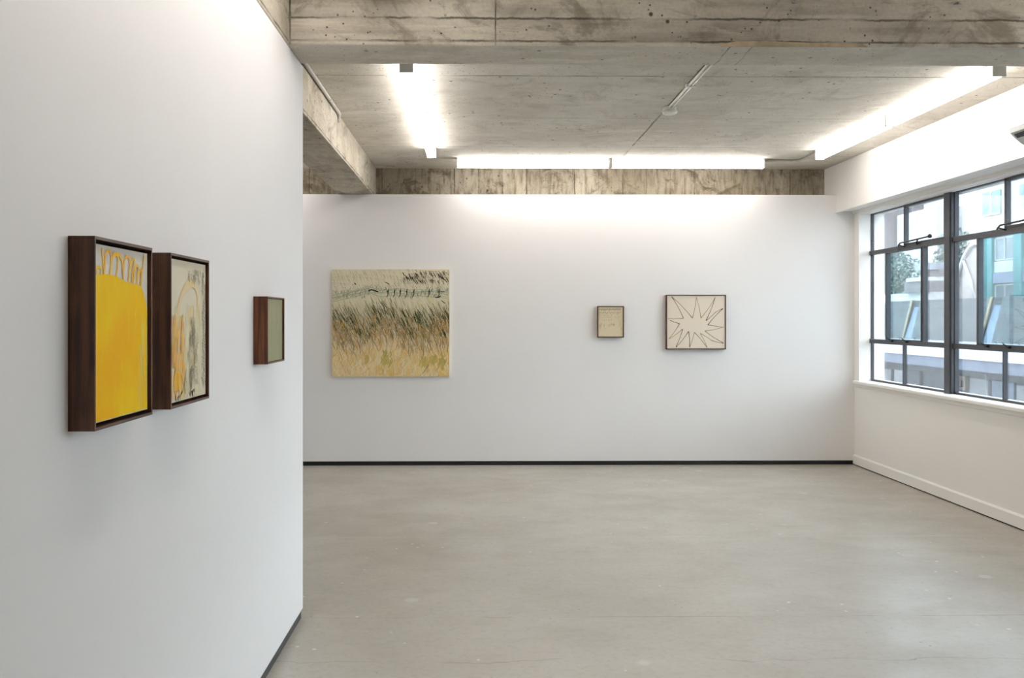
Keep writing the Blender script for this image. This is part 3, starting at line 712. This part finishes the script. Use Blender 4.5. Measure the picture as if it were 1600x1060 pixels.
    # wiggly fine outlines at the top
    for r in range(10):
        v0 = .012 + .026 * r
        for i in range(54):
            u = i / 54.0 + rnd.uniform(-.008, .008)
            if rnd.random() < .25: continue
            dark = (.42 + .6 * max(0, (u - .45) / .55) * (1 - r / 12.0)) if r < 5 else .5
            c = mixc(base, pick(rgb(40, 34, 24), rgb(70, 60, 40), rgb(110, 98, 70)), min(1, dark * rnd.uniform(.6, 1.25)))
            v = v0 + .012 * math.sin(u * 9 + r); ln = rnd.uniform(.018, .035)
            rb([(u, v), (u + .006, v - .006), (u + .013, v + ln * .4), (u + .018, v + ln)], rnd.uniform(.0025, .005) * (1.35 if u > .6 and r < 5 else .8), c)
    for i in range(46):   # strong black ticks, top right
        u, v = rnd.uniform(.60, .98), rnd.uniform(.02, .11)
        rb([(u, v), (u + .008, v + .012), (u + .018, v + .032)], .0075, rgb(34, 28, 22))
    # turquoise green line wandering across
    path = [(0, .27), (.08, .245), (.16, .22), (.24, .20), (.30, .185), (.36, .20), (.42, .215), (.5, .20), (.58, .20), (.66, .215), (.74, .205), (.82, .21), (.9, .22), (.99, .24)]
    for o, c, w_ in ((0, rgb(120, 160, 130), .006), (.02, rgb(150, 178, 150), .005), (-.018, rgb(150, 172, 144), .004), (.042, rgb(160, 178, 140), .005)):
        rb([(u, v + o + .006 * math.sin(u * 20 + o * 99)) for u, v in path], [w_] * (3 * (len(path) - 1) + 1), mixc(base, c, .75))
    for i in range(150):
        u = rnd.uniform(.02, 1); v = rnd.gauss(.215 + .02 * math.sin(u * 12), .022)
        rb([(u, v - .012), (u + rnd.uniform(-.012, .012), v), (u + rnd.uniform(-.02, .01), v + .016)], rnd.uniform(.003, .007), mixc(base, pick(rgb(60, 110, 84), rgb(90, 140, 110), rgb(34, 74, 58)), rnd.uniform(.3, .9)))
    for u in (.47, .525, .575, .63, .69, .82, .905):
        rb([(u + .012, .185), (u + .004, .21), (u + .008, .232), (u - .006, .262)], .010, rgb(22, 82, 60)); rb([(u + .01, .20), (u + .005, .222)], .012, rgb(14, 44, 34))
    rb([(.31, .205), (.33, .193), (.36, .198), (.395, .212)], [.014] * 10, rgb(16, 50, 38)); rb([(.88, .262), (.905, .262), (.925, .25)], [.012] * 7, rgb(20, 66, 50))
    rb([(.19, .125), (.205, .145)], .010, rgb(40, 40, 30)); rb([(.45, .118), (.49, .14)], .008, rgb(50, 48, 34)); rb([(.92, .21), (.965, .21)], .011, rgb(20, 52, 40)); rb([(.93, .29), (.965, .32)], .008, rgb(30, 34, 30))
    obj('canvas', bm, 'paint', t)
big_canvas()

# ------------------------------------------------------------------ outside the window
M['asphalt'] = plain('street_asphalt', rgb(109, 111, 114), 0.9, 0.2, scale=4)
M['o_white'] = plain('rendered_white_wall', rgb(193, 195, 196), 0.8, 0.2, var=.03, scale=.6)
M['o_grey'] = plain('weathered_grey_wall', rgb(128, 123, 126), 0.8, 0.2, var=.12, scale=.5)
M['o_cream'] = plain('pale_cream_wall', rgb(165, 162, 161), 0.8, 0.2, var=.05, scale=.8)
M['o_teal'] = plain('teal_painted_render', rgb(93, 143, 146), 0.7, 0.3, var=.05, scale=1)
M['o_tealglass'] = plain('teal_curtain_window', rgb(109, 149, 150), 0.3, 0.5, var=.12, scale=1.2)
M['o_lav'] = plain('pale_lavender_band', rgb(136, 143, 165), 0.7, 0.3, var=.04, scale=1)
M['o_win'] = plain('curtained_window', rgb(117, 126, 134), 0.3, 0.5, var=.18, scale=1.6)
M['o_metal'] = plain('pale_blue_roof_metal', rgb(109, 126, 146), 0.5, 0.4, var=.05, scale=2)
M['o_canopy'] = plain('painted_canopy_sheet', rgb(150, 156, 165), 0.6, 0.3, var=.04, scale=1)
M['o_canopy_dk'] = plain('canopy_fascia_grey', rgb(96, 105, 121), 0.6, 0.3, var=.08, scale=1)
M['o_dark'] = plain('shopfront_dark', rgb(64, 72, 85), 0.5, 0.4, var=.2, scale=1.2)
M['o_poster'] = plain('pale_poster', rgb(150, 156, 163), 0.6, 0.2, var=.04, scale=3)
M['o_tan'] = plain('tan_signboard', rgb(143, 134, 128), 0.6, 0.2, var=.05, scale=3)
M['o_text'] = plain('dark_lettering', rgb(60, 62, 72), 0.6, 0.2)
M['o_amber'] = plain('amber_sign_panel', rgb(197, 162, 119), 0.5, 0.3, var=.08, scale=2)
M['o_cap'] = plain('sandy_verge_capping', rgb(150, 139, 117), 0.7, 0.2, var=.15, scale=6)
M['o_bark'] = plain('tree_bark', rgb(80, 76, 72), 0.9, 0.1, scale=5)
def shingle():
    t = NT('slate_shingles'); v = t.pos(); x = t.xyz(v)
    cb_ = t.new('ShaderNodeCombineXYZ'); t.l.new(x[1], cb_.inputs[0]); t.l.new(x[2], cb_.inputs[1])
    br = t.new('ShaderNodeTexBrick'); t.l.new(cb_.outputs[0], br.inputs['Vector'])
    br.inputs['Scale'].default_value = 1.0; br.inputs['Brick Width'].default_value = .55; br.inputs['Row Height'].default_value = .24; br.inputs['Mortar Size'].default_value = .012
    br.inputs['Color1'].default_value = rgb(76, 84, 88); br.inputs['Color2'].default_value = rgb(88, 94, 98); br.inputs['Mortar'].default_value = rgb(56, 62, 68)
    n = t.noise(v, 3, 4); t.color(t.mix(t.ramp(n, .4, .7, 0, .3), br.outputs['Color'], rgb(68, 72, 78))); t.rough(.8); return t.m
M['o_shingle'] = shingle()
def leafm(name, a, b):
    t = NT(name); n = t.noise(t.pos(), 2.5, 3); t.color(t.mix(t.ramp(n, .35, .65), a, b)); t.rough(.6); return t.m
M['o_leaf'] = leafm('grey_green_leaves', rgb(74, 96, 90), rgb(112, 130, 124))

struct('ground', B((XO + .01, 120, -20, 140, -3.4, -3.2)), 'asphalt', 'street ground below the window', 'ground')

s = tag(empty('shop_building', (15.6, 31, -3.2)), 'low row of shops with slate mansard roof across the street', 'building')
def pt(name, bm, m, par=s):
    for v_ in bm.verts: v_.co -= s.location
    return obj(name, bm, m, par)
pt('wall', B((15.6, 19, -4, 44, -3.2, .85)), 'o_dark')
for i, (a, b) in enumerate(((-4, 1.65), (2.2, 6.9), (7.45, 12.15), (12.7, 17.4), (17.95, 22.65), (23.2, 27.9), (28.45, 33.15), (33.72, 38.4), (38.95, 44))):
    bm = bmesh.new(); add_prism(bm, [(15.64, .80), (16.0, 2.24), (16.9, 2.24), (16.9, .80)], a, b); pt('roof', bm, 'o_shingle')
    if i < 8:
        bm = bmesh.new(); add_prism(bm, [(15.66, .80), (16.04, 2.0), (16.9, 2.0), (16.9, .80)], b + .002, b + .548); pt('gutter_panel', bm, 'o_metal')
    if i > 0:
        bm = bmesh.new(); add_prism(bm, [(15.60, .80), (15.96, 2.26), (16.06, 2.26), (15.7, .80)], a, a + .09); pt('verge_capping', bm, 'o_cap')
bm = bmesh.new(); add_prism(bm, [(13.0, .50), (13.0, .57), (15.62, .84), (15.62, .76)], -4, 44); cn = pt('canopy', bm, 'o_canopy')
pt('canopy_fascia', B((13.02, 13.10, -4, 44, .20, .50)), 'o_canopy_dk'); pt('canopy_edge', B((12.95, 13.03, -4, 44, .50, .58)), 'o_white')
pt('soffit_beam', B((13.1, 15.6, -4, 44, .30, .36)), 'o_canopy_dk')
rnd = random.Random(21)
y = -3.0
shades = ['o_poster', 'o_win', 'o_tan', 'o_dark', 'o_win', 'o_poster', 'o_metal']
i = 0
while y < 43:
    wd_ = rnd.uniform(.5, 1.3)
    if not (28.9 < y < 30.8 or 28.9 < y + wd_ < 30.8):
        pt('shop_window', B((15.52, 15.6, y, y + wd_, -2.9, -.30 + rnd.uniform(-.05, .03))), shades[i % 7])
    y += wd_ + rnd.uniform(.12, .3); i += 1
pt('header_band', B((15.48, 15.6, -4, 44, -.24, .02)), 'o_dark')
sg = pt('shop_sign', B((15.50, 15.6, 29.15, 30.15, -.72, -.26)), 'o_tan')
pt('poster', B((15.48, 15.6, 29.25, 30.0, -2.4, -.76)), 'o_poster')
# lettering on the sign, reads left to right seen from the room (far y on the left)
FONT = {'W': [[(0, 1), (.25, 0), (.5, .7), (.75, 0), (1, 1)]], 'O': [[(0, 0), (0, 1), (.8, 1), (.8, 0), (0, 0)]], 'R': [[(0, 0), (0, 1), (.8, 1), (.8, .5), (0, .5), (.8, 0)]],
        'L': [[(0, 1), (0, 0), (.7, 0)]], 'D': [[(0, 0), (0, 1), (.5, 1), (.8, .7), (.8, .3), (.5, 0), (0, 0)]]}
bm = bmesh.new(); yy = 30.02
for ch in 'WORLD':
    for st_ in FONT[ch]: add_tube(bm, [(15.495, yy - p[0] * .115, -.62 + p[1] * .2) for p in st_], .014, 5)
    yy -= .165
pt('lettering', bm, 'o_text')
def side_thing(name, bx, m, label, cat, group=None):
    c = ((bx[0] + bx[1]) / 2, (bx[2] + bx[3]) / 2, bx[4])
    return tag(obj(name, B((bx[0] - c[0], bx[1] - c[0], bx[2] - c[1], bx[3] - c[1], 0, bx[5] - bx[4])), m, loc=c, bev=.01), label, cat, group)
for k, (y0, wd_) in enumerate(((32.6, .7), (30.6, .6), (29.6, .75), (28.6, .4), (27.4, .75), (26.4, .5), (25.2, .4))):
    t = pt('hanging_sign', B((14.45, 14.55, y0, y0 + wd_, .10, .25 + .03 * (k % 3))), 'o_amber')
    pt('bracket', B((14.485, 14.515, y0 + wd_ / 2 - .02, y0 + wd_ / 2 + .02, .25, .30)), 'o_text', t)
bm = bmesh.new(); add_tube(bm, [(0, .10, 3.25), (0, -.05, 2.2), (0, -.30, 0)], .02, 8)
tag(obj('leaning_pole', bm, 'o_white', loc=(14.0, 25.15, -3.2)), 'thin white pole leaning in front of the shops', 'pole')

# white curved gable building
t = tag(empty('gabled_building', (20, 37.5, -3.2)), 'white building with a curved pointed gable behind the shops', 'building')
def pt2(name, bm, m, par, o):
    for v_ in bm.verts: v_.co -= o.location
    return obj(name, bm, m, par)
arch = []
for k in range(13):
    a = k / 12.0; arch.append((38.35 - 1.6 * (1 - math.cos(a * math.pi / 2)), 2.2 + 2.4 * math.sin(a * math.pi / 2)))
gb = bmesh.new(); prof = [(38.35, -3.2)] + arch + [(36.75, -3.2)]
def prism_x(bm, prof, x0, x1):
    A = [bm.verts.new((x0, p[0], p[1])) for p in prof]; Bv = [bm.verts.new((x1, p[0], p[1])) for p in prof]; n = len(prof)
    fs = [bm.faces.new(A), bm.faces.new(list(reversed(Bv)))] + [bm.faces.new((A[i], Bv[i], Bv[(i + 1) % n], A[(i + 1) % n])) for i in range(n)]
    bmesh.ops.recalc_face_normals(bm, faces=fs); return bm
prism_x(gb, prof, 20.1, 20.3); pt2('wall', gb, 'o_cream', t, t)
bm = bmesh.new(); add_tube(bm, [(20.0, p[0], p[1]) for p in [(38.35, 0)] + arch], .07, 8); add_tube(bm, [(20.0, 37.75, 3.95), (20.0, 37.15, 3.1), (20.0, 36.85, 2.2)], .06, 8); pt2('gable_rim', bm, 'o_white', t, t)

# teal pilastered building
t = tag(empty('office_building', (22.4, 34, -3.2)), 'two-storey building with teal pilasters and paired windows', 'building')
pt2('wall', B((22.1, 26, 28, 41.2, -3.2, 5.1)), 'o_cream', t, t)
for k in range(6):
    y0 = 39.05 - 2.15 * k
    pt2('pilaster', B((21.9, 22.1, y0, y0 + .56, -3.2, 5.1)), 'o_teal', t, t)
    for z0, z1 in ((2.0, 3.02), (4.02, 5.0)):
        wn = pt2('window', B((22.04, 22.1, y0 - 1.52, y0 - .06, z0, z1)), 'o_win', t, t)
        wl = wn.location
        bm = B((22.0, 22.045, y0 - 1.52, y0 - 1.46, z0, z1), (22.0, 22.045, y0 - .82, y0 - .76, z0, z1), (22.0, 22.045, y0 - .12, y0 - .06, z0, z1), (22.0, 22.045, y0 - 1.52, y0 - .06, z1 - .06, z1), (22.0, 22.045, y0 - 1.52, y0 - .06, z0, z0 + .05))
        pt2('window_frame', bm, 'o_white', wn, t)
    pt2('spandrel', B((22.02, 22.1, y0 - 1.59, y0, 3.52, 4.0)), 'o_white', t, t)
    pt2('lavender_band', B((21.96, 22.1, y0 - 1.59, y0, 3.06, 3.50)), 'o_lav', t, t)
pt2('parapet', B((21.8, 26, 28, 40.4, 5.1, 5.3)), 'o_white', t, t)

# tall white building behind
t = tag(empty('apartment_building', (32, 58, -3.2)), 'tall pale white building with teal windows filling the window view', 'building')
pt2('wall', B((32.1, 40, 40, 66, -3.2, 16)), 'o_white', t, t)
pt2('side_wing', B((30.3, 40, 60.5, 66.3, -3.2, 9.0)), 'o_white', t, t)
for k in range(4):
    for z0 in (4.2, 8.0, 11.8):
        y0 = 56.1 - 4.0 * k if k < 4 else 60.2
        wn = pt2('window', B((32.0, 32.1, y0, y0 + 2.0, z0, z0 + 1.5)), 'o_tealglass' if k < 4 else 'o_win', t, t)
        pt2('window_frame', B((31.96, 32.01, y0 + .93, y0 + 1.07, z0, z0 + 1.5), (31.96, 32.01, y0, y0 + 2, z0, z0 + .08)), 'o_white', wn, t)
# grey tower at the street end, and low white buildings
t = tag(empty('tower_building', (30, 67.5, -3.2)), 'grey building at the far end of the street', 'building')
pt2('wall', B((29.2, 34, 66.5, 74, -3.2, 14)), 'o_grey', t, t)
for z0 in (5.2, 7.6, 10): 
    pt2('balcony_slab', B((28.9, 29.2, 66.7, 73, z0, z0 + .35)), 'o_white', t, t)
t = tag(empty('terrace_building', (20, 45, -3.2)), 'low white building with grey banded roof behind the shops', 'building')
pt2('wall', B((20, 21.7, 40.5, 50, -3.2, 2.75)), 'o_white', t, t)
pt2('roof_slab', B((19.8, 21.7, 40.5, 42.6, 2.75, 3.25)), 'o_grey', t, t)
pt2('roof_edge', B((19.7, 21.7, 40.5, 42.2, 3.25, 3.42)), 'o_white', t, t)
pt2('upper_storey', B((20.4, 21.7, 40.5, 42.0, 3.42, 3.75)), 'o_grey', t, t)
pt2('awning', B((19.9, 21.7, 40.5, 41.8, 3.75, 4.05)), 'o_canopy', t, t)

def tree(loc, r, h, n, label, seed):
    rnd = random.Random(seed)
    t = tag(empty('tree', loc), label, 'tree')
    bm = bmesh.new(); add_tube(bm, [(0, 0, 0), (.1, .1, h * .5), (.0, -.1, h * .9)], [.16, .12, .05], 8)
    for k in range(7):
        a = k * .9; add_tube(bm, [(.05, .05, h * (.45 + .06 * k)), (r * .6 * math.cos(a), r * .6 * math.sin(a), h * (.6 + .06 * k))], [.06, .02], 6)
    obj('trunk', bm, 'o_bark', t)
    bm = bmesh.new()
    for i in range(n):
        while True:
            p = Vector((rnd.uniform(-1, 1), rnd.uniform(-1, 1), rnd.uniform(-1, 1)))
            if p.length < 1: break
        c = Vector((p.x * r, p.y * r, h * .72 + p.z * h * .34)); s_ = rnd.uniform(.08, .16)
        a = Vector((rnd.gauss(0, 1), rnd.gauss(0, 1), rnd.gauss(0, 1))).normalized(); b = a.orthogonal().normalized(); cc = a.cross(b)
        bm.faces.new([bm.verts.new(c + b * s_), bm.verts.new(c + cc * s_ * .5), bm.verts.new(c - b * s_), bm.verts.new(c - cc * s_ * .5)])
    obj('foliage', bm, 'o_leaf', t)
tree((25.3, 48.2, -3.2), 1.5, 9.0, 3800, 'grey green tree behind the curved gable', 1)
tree((24.5, 53.5, -3.2), 2.0, 8.2, 3800, 'grey green tree seen through the far window bay', 2)
